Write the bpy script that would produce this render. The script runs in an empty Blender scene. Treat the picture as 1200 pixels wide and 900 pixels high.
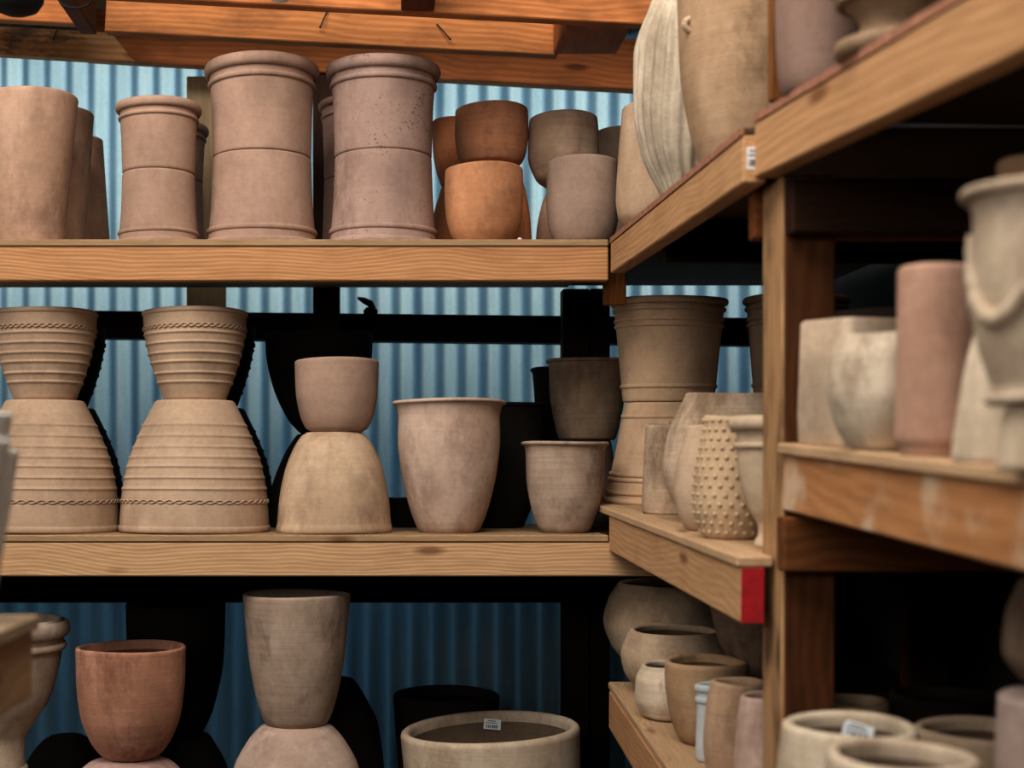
import bpy, bmesh, math, random
from mathutils import Vector, Matrix, Euler
random.seed(7)
C = bpy.context.scene.collection
PI = math.pi
D0 = 3.5333
CY, CZ, F, PX, PY = -D0, 1.5, 1600.0, 451.0, 556.0     # camera place, focal length and principal point in pixels

# ------------------------------------------------------------------ helpers
def lin(h):
    h = h.lstrip('#'); v = [int(h[i:i+2], 16)/255 for i in (0, 2, 4)]
    return tuple(c/12.92 if c <= .04045 else ((c+.055)/1.055)**2.4 for c in v) + (1.0,)
def wx(px, D): return (px-PX)/F*D
def wz(py, D): return CZ-(py-PY)/F*D
def dm(D): return D*4/3 if D < 2.65 else D0+D-2.65      # first survey distances to true ones
def WZ(py, D): return wz(py, dm(D))
def WX(px, D): return wx(px, dm(D))

def empty(name, loc, label=None, cat=None, group=None, rot=(0,0,0)):
    o = bpy.data.objects.new(name, None); C.objects.link(o)
    o.empty_display_size = .05; o.location = loc; o.rotation_euler = rot
    if label: o['label'] = label
    if cat: o['category'] = cat
    if group: o['group'] = group
    return o
def mesh_obj(name, bm, mat, parent=None, loc=(0,0,0), rot=(0,0,0), color=(1,1,1,1), smooth=None):
    me = bpy.data.meshes.new(name)
    bmesh.ops.recalc_face_normals(bm, faces=bm.faces)
    bm.to_mesh(me); bm.free()
    if smooth:
        for p in me.polygons: p.use_smooth = True
        me.set_sharp_from_angle(angle=math.radians(smooth))
    me.materials.append(mat)
    o = bpy.data.objects.new(name, me); C.objects.link(o)
    o.location = loc; o.rotation_euler = rot; o.color = color
    if parent is not None: o.parent = parent
    return o
def tag(o, label=None, cat=None, group=None, kind=None):
    for k, v in (('label', label), ('category', cat), ('group', group), ('kind', kind)):
        if v: o[k] = v
    return o

# ------------------------------------------------------------------ materials
def nt(name):
    m = bpy.data.materials.new(name); m.use_nodes = True
    t = m.node_tree; t.nodes.clear()
    out = t.nodes.new('ShaderNodeOutputMaterial')
    return m, t, out
def N(t, typ, **kw):
    n = t.nodes.new(typ)
    for k, v in kw.items():
        if k in n.inputs: n.inputs[k].default_value = v
        else: setattr(n, k, v)
    return n
def ramp(t, src, stops):
    r = t.nodes.new('ShaderNodeValToRGB'); e = r.color_ramp.elements
    while len(e) < len(stops): e.new(.5)
    for i, (p, c) in enumerate(stops):
        e[i].position = p
        e[i].color = c if not isinstance(c, (int, float)) else (c, c, c, 1)
    t.links.new(src, r.inputs[0]); return r.outputs[0]
def mixc(t, fac, a, b, mode='MIX'):
    m = t.nodes.new('ShaderNodeMix'); m.data_type = 'RGBA'; m.blend_type = mode
    for sock, v in ((m.inputs[0], fac), (m.inputs[6], a), (m.inputs[7], b)):
        if hasattr(v, 'is_output'): t.links.new(v, sock)
        else: sock.default_value = v
    return m.outputs[2]
def mathn(t, op, a, b=0.0):
    m = t.nodes.new('ShaderNodeMath'); m.operation = op
    for i, v in enumerate((a, b)):
        if hasattr(v, 'is_output'): t.links.new(v, m.inputs[i])
        else: m.inputs[i].default_value = v
    return m.outputs[0]

def clay(name, pale=.35, dark=.25, lines=.3, rough=.88, mul=1.0, spots=0.0):
    m, t, out = nt(name); L = t.links.new
    geo = N(t, 'ShaderNodeNewGeometry'); oi = N(t, 'ShaderNodeObjectInfo')
    pos = geo.outputs['Position']
    n1 = N(t, 'ShaderNodeTexNoise', Scale=7.0, Detail=6.0, Roughness=.62); L(pos, n1.inputs['Vector'])
    n2 = N(t, 'ShaderNodeTexNoise', Scale=75.0, Detail=8.0, Roughness=.7); L(pos, n2.inputs['Vector'])
    mp = N(t, 'ShaderNodeMapping'); mp.inputs['Scale'].default_value = (5, 5, 150); L(pos, mp.inputs['Vector'])
    n3 = N(t, 'ShaderNodeTexNoise', Scale=1.0, Detail=5.0, Roughness=.6); L(mp.outputs[0], n3.inputs['Vector'])
    mp2 = N(t, 'ShaderNodeMapping'); mp2.inputs['Scale'].default_value = (9, 9, 4.5); mp2.inputs['Location'].default_value = (3, 7, 1); L(pos, mp2.inputs['Vector'])
    n4 = N(t, 'ShaderNodeTexNoise', Scale=1.0, Detail=8.0, Roughness=.68); L(mp2.outputs[0], n4.inputs['Vector'])
    base = oi.outputs['Color']
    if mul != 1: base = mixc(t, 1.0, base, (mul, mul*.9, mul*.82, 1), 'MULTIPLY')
    c = mixc(t, 1.0, base, ramp(t, n1.outputs[0], [(.25, .74), (.5, 1.0), (.75, 1.12)]), 'MULTIPLY')
    palec = mixc(t, 1.0, base, (1.34, 1.42, 1.52, 1), 'MULTIPLY')
    c = mixc(t, mathn(t, 'MULTIPLY', ramp(t, n4.outputs[0], [(.45, 0.0), (.60, 1.0)]), pale), c, palec)
    n5 = N(t, 'ShaderNodeTexNoise', Scale=11.0, Detail=9.0, Roughness=.72); L(mp2.outputs[0], n5.inputs['Vector'])
    n5.inputs['Scale'].default_value = .8
    darkc = mixc(t, 1.0, base, (.42, .36, .33, 1), 'MULTIPLY')
    c = mixc(t, mathn(t, 'MULTIPLY', ramp(t, n5.outputs[0], [(.51, 0.0), (.66, 1.0)]), dark), c, darkc)
    if spots:
        ns_ = N(t, 'ShaderNodeTexNoise', Scale=140.0, Detail=3.0); L(pos, ns_.inputs['Vector'])
        c = mixc(t, mathn(t, 'MULTIPLY', mathn(t, 'MULTIPLY', ramp(t, ns_.outputs[0], [(.60, 0.0), (.66, 1.0)]), ramp(t, n1.outputs[0], [(.5, 0.0), (.58, 1.0)])), spots), c, (.10, .055, .04, 1))
    c = mixc(t, lines, c, mixc(t, 1.0, c, ramp(t, n3.outputs[0], [(.3, .7), (.7, 1.22)]), 'MULTIPLY'))
    c = mixc(t, .5, c, mixc(t, 1.0, c, ramp(t, n2.outputs[0], [(.3, .82), (.7, 1.14)]), 'MULTIPLY'))
    b = N(t, 'ShaderNodeBsdfPrincipled', Roughness=rough)
    b.inputs['Specular IOR Level'].default_value = .18
    L(c, b.inputs['Base Color'])
    hsum = mathn(t, 'ADD', mathn(t, 'MULTIPLY', n3.outputs[0], .6), n2.outputs[0])
    bp = N(t, 'ShaderNodeBump', Strength=.22, Distance=.004); L(hsum, bp.inputs['Height']); L(bp.outputs[0], b.inputs['Normal'])
    L(b.outputs[0], out.inputs[0]); return m

def wood(name, c0, c1, c2, scale=34.0, stain=.3, rough=.75, patch=None, st=(.5, .72)):
    m, t, out = nt(name); L = t.links.new
    tc = N(t, 'ShaderNodeTexCoord'); oi = N(t, 'ShaderNodeObjectInfo')
    off = N(t, 'ShaderNodeVectorMath', operation='SCALE'); off.inputs['Scale'].default_value = .13; L(oi.outputs['Location'], off.inputs[0])
    add = N(t, 'ShaderNodeVectorMath', operation='ADD'); L(tc.outputs['Object'], add.inputs[0]); L(off.outputs[0], add.inputs[1])
    # slow wandering of the heart of the plank gives cathedral arches
    mpw = N(t, 'ShaderNodeMapping'); mpw.inputs['Scale'].default_value = (1.7, 2, 2); L(add.outputs[0], mpw.inputs['Vector'])
    nw = N(t, 'ShaderNodeTexNoise', Scale=1.0, Detail=2.0); L(mpw.outputs[0], nw.inputs['Vector'])
    sub = N(t, 'ShaderNodeVectorMath', operation='SUBTRACT'); L(nw.outputs['Color'], sub.inputs[0]); sub.inputs[1].default_value = (.5, .5, .5)
    sc = N(t, 'ShaderNodeVectorMath', operation='SCALE'); sc.inputs['Scale'].default_value = .13; L(sub.outputs[0], sc.inputs[0])
    add2 = N(t, 'ShaderNodeVectorMath', operation='ADD'); L(add.outputs[0], add2.inputs[0]); L(sc.outputs[0], add2.inputs[1])
    mp = N(t, 'ShaderNodeMapping'); mp.inputs['Scale'].default_value = (.10, 1, 1); L(add2.outputs[0], mp.inputs['Vector'])
    w = N(t, 'ShaderNodeTexWave', wave_type='RINGS', Scale=scale, Distortion=.7, Detail=1.5); w.rings_direction = 'X'
    w.inputs['Detail Scale'].default_value = 1.5; L(mp.outputs[0], w.inputs['Vector'])
    mf = N(t, 'ShaderNodeMapping'); mf.inputs['Scale'].default_value = (7, 130, 130); L(add.outputs[0], mf.inputs['Vector'])
    nf = N(t, 'ShaderNodeTexNoise', Scale=1.0, Detail=6.0, Roughness=.65); L(mf.outputs[0], nf.inputs['Vector'])
    ms = N(t, 'ShaderNodeMapping'); ms.inputs['Scale'].default_value = (5, 12, 12); L(add.outputs[0], ms.inputs['Vector'])
    ns = N(t, 'ShaderNodeTexNoise', Scale=1.0, Detail=6.0, Roughness=.6); L(ms.outputs[0], ns.inputs['Vector'])
    c1 = tuple(a*.45+b*.55 for a, b in zip(c0, c1))
    c = ramp(t, w.outputs[0], [(.0, c1), (.45, c0), (.8, c0), (1.0, c1)])
    c = mixc(t, .55, c, mixc(t, 1.0, c, ramp(t, nf.outputs[0], [(.3, .68), (.68, 1.2)]), 'MULTIPLY'))
    c = mixc(t, mathn(t, 'MULTIPLY', ramp(t, ns.outputs[0], [(st[0], 0.0), (st[1], 1.0)]), stain), c, c2)
    # knots
    mk = N(t, 'ShaderNodeMapping'); mk.inputs['Scale'].default_value = (2.3, 8, 8); L(add.outputs[0], mk.inputs['Vector'])
    v = N(t, 'ShaderNodeTexVoronoi', Scale=1.0); v.inputs['Randomness'].default_value = 1.0; L(mk.outputs[0], v.inputs['Vector'])
    c = mixc(t, mathn(t, 'MULTIPLY', ramp(t, v.outputs['Distance'], [(.05, 1.0), (.12, 0.0)]), .75), c, mixc(t, 1.0, c2, (.5, .4, .35, 1), 'MULTIPLY'))
    if patch:
        npn = N(t, 'ShaderNodeTexNoise', Scale=6.0, Detail=5.0, Roughness=.5); L(add.outputs[0], npn.inputs['Vector'])
        c = mixc(t, mathn(t, 'MULTIPLY', ramp(t, npn.outputs[0], [(.56, 0.0), (.66, 1.0)]), patch[1]), c, patch[0])
    c = mixc(t, 1.0, c, oi.outputs['Color'], 'MULTIPLY')
    b = N(t, 'ShaderNodeBsdfPrincipled', Roughness=rough); b.inputs['Specular IOR Level'].default_value = .2
    L(c, b.inputs['Base Color'])
    bp = N(t, 'ShaderNodeBump', Strength=.25, Distance=.002); L(nf.outputs[0], bp.inputs['Height']); L(bp.outputs[0], b.inputs['Normal'])
    L(b.outputs[0], out.inputs[0]); return m

def plain(name, col, rough=.7, metal=0.0, noise=.15, scale=30.0):
    m, t, out = nt(name); L = t.links.new
    tc = N(t, 'ShaderNodeTexCoord')
    n = N(t, 'ShaderNodeTexNoise', Scale=scale, Detail=5.0); L(tc.outputs['Object'], n.inputs['Vector'])
    c = mixc(t, 1.0, col, ramp(t, n.outputs[0], [(.3, 1-noise), (.7, 1+noise)]), 'MULTIPLY')
    b = N(t, 'ShaderNodeBsdfPrincipled', Roughness=rough, Metallic=metal); L(c, b.inputs['Base Color'])
    L(b.outputs[0], out.inputs[0]); return m

CL_SMOOTH = clay('clay_smooth', pale=.25, dark=.2, lines=.14)
CL = clay('clay_weathered', pale=.6, dark=.5, lines=.16)
CL_SPOT = clay('clay_speckled', pale=.3, dark=.5, lines=.14, spots=.8)
CL_IN = clay('clay_inside_shaded', pale=.1, dark=.2, lines=.2, mul=.34)  # inner faces darkened by colour, painting in the shade inside the pots
CL_STREAK = clay('clay_streaked', pale=.65, dark=.75, lines=.38)
W_SHELF = wood('shelf_wood', lin('cba680'), lin('a57a52'), lin('8f6644'), scale=15, stain=.3)
W_SIDE = wood('side_shelf_wood', lin('c6a584'), lin('b08e6a'), lin('957050'), scale=12, stain=.35)
W_SMUDGE = wood('smudged_shelf_wood', lin('bb9069'), lin('a87d55'), lin('8d6240'), scale=10, stain=.3, patch=(lin('d4cabc'), .75))
W_BEAM = wood('beam_wood', lin('c98d5c'), lin('a56b3e'), lin('6a4028'), scale=9, st=(.46, .7), stain=.55)
W_BURNT = wood('weathered_beam_wood', lin('ad8257'), lin('8c5a30'), lin('3a2c26'), scale=9, st=(.5, .6), stain=.8, patch=(lin('9a9080'), .5))
W_PLY = wood('plywood', lin('c9b49a'), lin('ae957a'), lin('8c745c'), scale=60, stain=.4)
W_DARK = wood('old_post_wood', lin('8a6038'), lin('6a4526'), lin('3c2615'), scale=11, stain=.6)
W_POST = wood('rough_post_wood', lin('b8926a'), lin('94704c'), lin('4e3624'), scale=11, st=(.48, .66), stain=.7)
M_RED = plain('red_paint', lin('a8161d'), .6, noise=.25, scale=60)
M_PINK = plain('faded_red_edge_paint', lin('a07058'), .8, noise=.35, scale=50)
M_BLACK = plain('black_metal', lin('080808'), .9)
M_IRON = plain('rusty_iron', lin('3c2a22'), .7, .3)
M_PAPER = plain('white_paper', lin('dfe3e6'), .6, noise=.05)
M_INK = plain('black_ink', lin('17191b'), .6)
M_BULB = plain('white_glass_bulb', lin('e9e6df'), .25, noise=.02)
M_FLOOR = plain('concrete', lin('3c3834'), .9, noise=.25, scale=3)
M_WALLD = plain('dark_wall_boards', lin('1e1a16'), .9, noise=.3, scale=4)
M_CEIL = plain('dark_ceiling', lin('40362c'), .9, noise=.2, scale=3)
M_GROUND = plain('outside_ground', lin('55534a'), .95, noise=.3, scale=2)

def panel_mat():
    m, t, out = nt('translucent_corrugated_panel'); L = t.links.new
    geo = N(t, 'ShaderNodeNewGeometry')
    mp = N(t, 'ShaderNodeMapping'); mp.inputs['Scale'].default_value = (14, 1, 1.6); L(geo.outputs['Position'], mp.inputs['Vector'])
    n = N(t, 'ShaderNodeTexNoise', Scale=1.0, Detail=5.0, Roughness=.6); L(mp.outputs[0], n.inputs['Vector'])
    n2 = N(t, 'ShaderNodeTexNoise', Scale=90.0, Detail=3.0); L(geo.outputs['Position'], n2.inputs['Vector'])
    c = ramp(t, n.outputs[0], [(.3, lin('98b0b6')), (.7, lin('bacdcd'))])
    c = mixc(t, .3, c, mixc(t, 1.0, c, ramp(t, n2.outputs[0], [(.3, .8), (.7, 1.15)]), 'MULTIPLY'))
    c = mixc(t, ramp(t, n2.outputs[0], [(.70, 0.0), (.78, .5)]), c, lin('49545a'))
    tr = N(t, 'ShaderNodeBsdfTranslucent'); df = N(t, 'ShaderNodeBsdfDiffuse'); L(c, tr.inputs[0]); L(c, df.inputs[0])
    mx = N(t, 'ShaderNodeMixShader'); mx.inputs[0].default_value = .15; L(tr.outputs[0], mx.inputs[1]); L(df.outputs[0], mx.inputs[2])
    L(mx.outputs[0], out.inputs[0]); return m
M_PANEL = panel_mat()

# ------------------------------------------------------------------ boards
def board_bm(L, w, h, bev=.003, cutR=0.0, cutL=0.0):
    bm = bmesh.new(); bmesh.ops.create_cube(bm, size=1)
    for v in bm.verts:
        v.co = Vector((v.co.x*L, v.co.y*w, v.co.z*h))
        if cutR and v.co.x > 0 and v.co.z > 0: v.co.x -= cutR
        if cutR < 0 and v.co.x > 0 and v.co.z > 0: v.co.x += 0
    if bev: bmesh.ops.bevel(bm, geom=bm.edges[:], offset=bev, segments=1, affect='EDGES')
    return bm
I4 = Matrix.Identity(4)
def frame_z(fr, X, Y, zl):
    p = fr @ Vector((0, 0, zl)); n = fr.to_3x3() @ Vector((0, 0, 1))
    return p.z-(n.x*(X-p.x)+n.y*(Y-p.y))/n.z
def board(name, x0, x1, y0, y1, z0, z1, mat, parent=None, axis='X', tint='ffffff', rot=(0,0,0), bev=.003, cutR=0.0, fr=I4):
    """box between the given limits, grain along axis; rot turns it about its middle"""
    c = Vector(((x0+x1)/2, (y0+y1)/2, (z0+z1)/2)); d = (x1-x0, y1-y0, z1-z0)
    if axis == 'X': bm = board_bm(d[0], d[1], d[2], bev, cutR); R = Matrix.Identity(3)
    elif axis == 'Y': bm = board_bm(d[1], d[0], d[2], bev); R = Matrix.Rotation(PI/2, 3, 'Z')
    else: bm = board_bm(d[2], d[1], d[0], bev); R = Matrix.Rotation(-PI/2, 3, 'Y')
    R = Euler(rot).to_matrix() @ R
    M = fr @ Matrix.Translation(c) @ R.to_4x4()
    if parent: M = Matrix.Translation(parent.location).inverted() @ M
    return mesh_obj(name, bm, mat, parent, M.to_translation(), M.to_euler(), lin(tint))

# ------------------------------------------------------------------ pots
def interp(pts, t):
    n = len(pts)
    if t <= pts[0][0]: return pts[0][1]
    if t >= pts[-1][0]: return pts[-1][1]
    for i in range(n-1):
        if pts[i][0] <= t <= pts[i+1][0]: break
    def m(k):
        if k == 0: return (pts[1][1]-pts[0][1])/(pts[1][0]-pts[0][0])
        if k == n-1: return (pts[-1][1]-pts[-2][1])/(pts[-1][0]-pts[-2][0])
        a = (pts[k][1]-pts[k-1][1])/(pts[k][0]-pts[k-1][0]); b = (pts[k+1][1]-pts[k][1])/(pts[k+1][0]-pts[k][0])
        return 0 if a*b <= 0 else 2*a*b/(a+b)
    h = pts[i+1][0]-pts[i][0]; s = (t-pts[i][0])/h
    return ((2*s**3-3*s*s+1)*pts[i][1] + (s**3-2*s*s+s)*h*m(i) + (-2*s**3+3*s*s)*pts[i+1][1] + (s**3-s*s)*h*m(i+1))

def spin(bm, prof, seg=72, fn=None, inner=None):
    rings = []; n0 = len(bm.faces)
    for (r, z) in prof:
        if r < 1e-5: rings.append([bm.verts.new((0, 0, z))])
        else:
            ring = []
            for k in range(seg):
                a = 2*PI*k/seg
                rr, zz = fn(r, z, a) if fn else (r, z)
                ring.append(bm.verts.new((rr*math.cos(a), rr*math.sin(a), zz)))
            rings.append(ring)
    for i, (A, B) in enumerate(zip(rings, rings[1:])):
        if len(A) == 1 and len(B) == 1: continue
        for k in range(seg):
            k2 = (k+1) % seg
            if len(A) == 1: f = bm.faces.new((A[0], B[k2], B[k]))
            elif len(B) == 1: f = bm.faces.new((A[k], A[k2], B[0]))
            else: f = bm.faces.new((A[k], A[k2], B[k2], B[k]))
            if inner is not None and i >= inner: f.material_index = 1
def ring_bm(r, z, dr, hh, seg=72, fn=None):
    bm = bmesh.new(); n = 12; P = []
    for i in range(n+1):
        a = 2*PI*i/n
        P.append((r+dr*math.cos(a), z+hh*math.sin(a)))
    spin(bm, P, seg, fn)
    bmesh.ops.remove_doubles(bm, verts=bm.verts, dist=1e-6); return bm
def tube(bm, pts, rad, sides=6, closed=False):
    n = len(pts); rings = []
    for i, p in enumerate(pts):
        p = Vector(p)
        a = Vector(pts[i-1]) if (i or closed) else p
        b = Vector(pts[(i+1) % n]) if (i < n-1 or closed) else p
        T = (b-a).normalized(); up = Vector((0, 0, 1)) if abs(T.z) < .9 else Vector((1, 0, 0))
        U = T.cross(up).normalized(); V = U.cross(T)
        r = rad[i] if isinstance(rad, (list, tuple)) else rad
        rings.append([bm.verts.new(p+r*(math.cos(2*PI*k/sides)*U+math.sin(2*PI*k/sides)*V)) for k in range(sides)])
    for i in range(n if closed else n-1):
        A, B = rings[i], rings[(i+1) % n]
        for k in range(sides): bm.faces.new((A[k], A[(k+1) % sides], B[(k+1) % sides], B[k]))
    if not closed: bm.faces.new(rings[0]); bm.faces.new(rings[-1])
def braid_bm(r, z, fn):
    bm = bmesh.new(); n = 320; w = 24
    for ph in (0, PI):
        pts = []
        for i in range(n):
            a = 2*PI*i/n; s = w*a+ph
            rr, zz = fn(r+.0012+.0010*math.cos(s), z+.0046*math.sin(s), a)
            pts.append((rr*math.cos(a), rr*math.sin(a), zz))
        tube(bm, pts, .0019, 6, True)
    return bm

SECTION = ['']
def pot(name, label, cx=None, D=None, zb=0.0, yt=None, prof=None, tint='b09078', mat=None, th=.012, inv=False,
        near=False, rings=(), ribs=(), ribh=.004, braid=None, group=None, X=None, ztop=None, h=None, shape=None,
        cat='pot', tilt=(0,0,0), extra=None, seg=72, body='body', frame=None):
    """prof: (t 0..1 bottom to top as it stands, radius) or (y pixel, half width); radii > 1 are pixels at depth D"""
    mat = mat or CL
    D = dm(D)
    if X is None: X = wx(cx, D)
    y = D+CY
    if frame is not None:
        zb = frame_z(frame, X, y, zb); tilt = tuple(frame.to_euler())
        tilt = (tilt[0], tilt[1], 0)
    if prof[0][0] > 1.5:
        zz = [(wz(p[0], D), p[1]) for p in prof]
        if ztop is None: ztop = zz[-1][0]
        prof = [((z-zb)/(ztop-zb), r) for z, r in zz]
        prof[0] = (0.0, prof[0][1])
    if max(p[1] for p in prof) > 1.0: prof = [(t, r*D/F) for t, r in prof]
    rt = prof[-1][1]
    if h is None:
        if ztop is None: ztop = wz(yt, D-rt if near else D)
        h = ztop-zb
    ph = random.uniform(0, 6.28); k1 = random.uniform(.002, .006); k2 = random.uniform(.001, .004)
    def fn(r, z, a):
        rr = r*(1+k1*math.sin(2*a+ph)+k2*math.sin(3*a+2*ph))
        if shape: rr = shape(rr, z/h, a)
        return rr, z+.0015*math.sin(a*2+ph)*(z/h if not inv else 1-z/h)
    R = lambda t: interp(prof, t)+sum(ribh*math.exp(-((t-q)*h/.0035)**2) for q in ribs)
    ns = 130 if ribs else (70 if shape else 44)
    outer = []
    lo = (th/2)/h
    for i in range(ns+1):
        t = i/ns
        if not inv: t = t*(1-lo)
        else: t = lo+t*(1-lo)
        outer.append((R(t), t*h))
    bv = .003
    if not inv:
        P = [(0, 0), (max(outer[0][0]-bv, .001), 0), (outer[0][0], bv)]+[p for p in outer if p[1] > bv*1.5]
        rl, zl = P[-1]
        for k in range(1, 6):
            a = PI/2*k/5*2
            P.append((rl-th/2+th/2*math.cos(a), zl+th/2*math.sin(a)))
        ni = len(P)
        for i in range(14, -1, -1):
            t = max(i/15*(1-lo), th/h)
            P.append((max(interp(prof, t)-th, .004), t*h))
        P.append((0, th))
    else:
        P = [(0, h), (max(outer[-1][0]-bv, .001), h), (outer[-1][0], h-bv)]+[p for p in reversed(outer) if p[1] < h-bv*1.5]
        rl, zl = P[-1]
        for k in range(1, 6):
            a = PI*k/5
            P.append((rl-th/2+th/2*math.cos(a), zl-th/2*math.sin(a)))
        ni = len(P)
        for i in range(1, 16):
            t = min(lo+i/15*(1-lo), 1-th/h)
            P.append((max(interp(prof, t)-th, .004), t*h))
        P.append((0, h-th))
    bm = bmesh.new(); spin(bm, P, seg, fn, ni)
    col = lin(tint)
    parts = bool(rings or braid or extra)
    if parts:
        root = empty(name, (X, y, zb), label, cat, group, tilt)
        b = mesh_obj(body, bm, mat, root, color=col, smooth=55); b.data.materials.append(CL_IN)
        for (pn, t, off, dr, hh) in rings:
            mesh_obj(pn, ring_bm(interp(prof, t)+off, t*h, dr, hh, seg, fn), mat, root, color=col, smooth=60)
        for q in ([braid] if braid else []):
            mesh_obj('braid_band', braid_bm(interp(prof, q), q*h, fn), mat, root, color=col, smooth=60)
        if extra: extra(root, h, prof, col, mat, b)
    else:
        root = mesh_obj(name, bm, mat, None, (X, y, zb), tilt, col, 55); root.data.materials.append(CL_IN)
        tag(root, label, cat, group)
    root['_s'] = SECTION[0]
    return zb+h

# ------------------------------------------------------------------ the building
def struct(o, label=None): o['kind'] = 'structure'; return tag(o, label) if label else o
WY = .95
def corrugated():
    bm = bmesh.new(); x0, x1, n = -3.9, 1.62, 1000; cols = []
    for i in range(n+1):
        x = x0+(x1-x0)*i/n
        yy = WY+.0145*math.sin(2*PI*x/.0715)
        cols.append([bm.verts.new((x, yy, z)) for z in (0.0, 3.05)])
    for A, B in zip(cols, cols[1:]): bm.faces.new((A[0], B[0], B[1], A[1]))
    o = mesh_obj('wall_back', bm, M_PANEL, smooth=80)
    return struct(o, 'pale blue translucent corrugated wall behind the shelves')
corrugated()
struct(board('floor', -4.2, 1.8, -5.2, 1.2, -.1, 0, M_FLOOR, bev=0))
struct(board('wall_right', 1.405, 1.5, -5.2, 1.0, 0, 4.9, M_WALLD, bev=0))
struct(board('wall_left', -4.1, -4.0, -5.2, 1.0, 0, 4.9, M_WALLD, bev=0))
struct(board('wall_front', -4.2, 1.8, -5.2, -5.1, 0, 4.9, M_WALLD, bev=0))
struct(board('ceiling', -4.2, 1.8, -5.2, 1.1, 4.9, 5.0, M_CEIL, bev=0))
struct(board('trim_1', -4.0, 1.62, .97, 1.05, 2.95, 4.9, M_WALLD, bev=0))
struct(board('trim_2', -4.0, 1.62, .32, .99, 3.0, 3.03, W_DARK, bev=0))
# outside, beyond the translucent wall
struct(board('floor_outside', -9, 9, 1.2, 9, -.12, -.02, M_GROUND, bev=0))
struct(board('wall_outside_sky_block', -9, 9, 2.4, 2.5, -.02, 2.6, M_WALLD, bev=0))  # unseen, added to cut the sky so the panel darkens downward
struct(board('wall_outside_shade_block', .12, 4.0, 1.15, 1.75, -.02, 1.36, M_WALLD, bev=0))  # unseen block, added to darken the panel at lower right
struct(board('wall_outside_shade_block_upper', .75, 4.0, 1.1, 1.75, 1.362, 1.70, M_WALLD, bev=0))  # unseen, added on top to dim the panel farther right
# girts and posts against the wall
DW = D0+.9
zg = wz(396, DW); struct(board('trim_3', -4.0, 1.40, .86, .93, zg, zg+.088, W_DARK, rot=(0, .011, 0), tint='3c342e'), 'dark horizontal wall girt in front of the blue panel above the middle shelf')
zg = wz(705, DW); struct(board('trim_4', -4.0, 1.40, .86, .93, zg, zg+.095, W_DARK, tint='3c342e'), 'dark horizontal wall girt below the middle shelf')
struct(board('trim_5', wx(367, D0+.8), wx(398, D0+.8), .785, .858, 0, 2.80, W_DARK, axis='Z', tint='6e5e50'), 'wooden wall post between the two tall cylinder stacks')
struct(board('trim_6', wx(219, D0+.93), wx(265, D0+.93), 0.924, .929, wz(380, D0+.93), 2.8, W_PLY, axis='Z', tint='d8d4c4'), 'flat beige batten covering a seam of the wall')
# roof timbers, all falling slightly to the right
SL = .053
def beam(n, px0, px1, D, ylo0, hgt, thick, mat, tint='ffffff', label=None, cut=0.0, slope=SL):
    D = dm(D)
    x0, x1 = wx(px0, D), wx(px1, D); z0 = wz(ylo0, D); Lh = x1-x0
    bm = board_bm(Lh, thick, hgt, .003, cut)
    c = Vector(((x0+x1)/2, D+CY+thick/2, z0+hgt/2-slope*Lh/2))
    return struct(mesh_obj(n, bm, mat, None, c, (0, slope, 0), lin(tint)), label)
beam('trim_7', 100, 950, 3.42, 69, .16, .05, W_BEAM, 'd8c0b0', 'long dark orange wall plate along the top of the corrugated wall', slope=.056)
beam('trim_8', -300, 160, 3.36, 46, .088, .04, W_BURNT, 'ffffff', 'scorched grey and orange beam at upper left with a cut end', cut=.08, slope=.058)
beam('trim_9', -300, 106, 3.12, 6, .09, .04, W_BEAM, 'ffeee0', 'light orange beam above the scorched beam', slope=.055)
beam('trim_10', 123, 655, 2.93, 36.5, .098, .04, W_BEAM, 'fff6ea', 'bright orange beam with nails above the cylinder stacks')
beam('trim_11', -400, 1060, 2.60, -33, .16, .04, W_BEAM, 'fff0e4', 'orange beam along the top edge of the picture')
def rafter(n, x0, x1, y0, y1, z0, z1, label, tint='c8b0a0'): struct(board(n, x0, x1, y0, y1, z0, z1, W_BEAM, axis='Y', tint=tint), label)
d = D0+.35
rafter('trim_12', wx(90, d), wx(109, d), .0, .40, wz(34, d), wz(34, d)+.12, 'rafter running toward the viewer at upper left', '9a8878')
d = D0+.28
rafter('trim_13', wx(648, d), wx(722, d), -.02, .275, wz(64, d), wz(64, d)+.10, 'short wide rafter block at the end of the nailed beam', 'ffe8d8')
d = D0-.08
rafter('trim_14', wx(470, d), wx(509, d), -.7, -.075, wz(12, d), wz(12, d)+.13, 'rafter end dropping in front of the top beam', '9a7a68')

# ------------------------------------------------------------------ shelving
ZT, ZM, ZB = wz(280.5, D0), wz(627, D0), wz(1000, D0)
bu = empty('shelving_unit', (-.8, .4, 0), 'long wooden back shelving with three decks facing the viewer', 'shelves')
XL = -2.6
for z, ft, x1 in ((ZT, 'f2e0d0', .579), (ZM, 'ffffff', .579), (ZB, 'f0dcc8', .579)):
    board('shelf_deck', XL, x1, -.003, .78, z-.018, z, W_PLY, bu, tint='d8c8b4')
    board('fascia_board', XL, x1 if z != ZM else .74, 0, .038, z-.107, z-.0195, W_SHELF, bu, tint=ft)
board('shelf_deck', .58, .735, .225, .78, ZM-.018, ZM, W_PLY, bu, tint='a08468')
d = D0+.8
board('corner_post', wx(659, d), wx(690, d), .79, .855, 0, ZT-.02, W_DARK, bu, axis='Z', tint='4a4038')
board('corner_post', wx(691, d), wx(714, d), .785, .855, 0, ZT-.02, W_DARK, bu, axis='Z', tint='40362f')
board('end_post', XL, XL+.09, .05, .14, 0, ZT-.02, W_DARK, bu, axis='Z')

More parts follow.
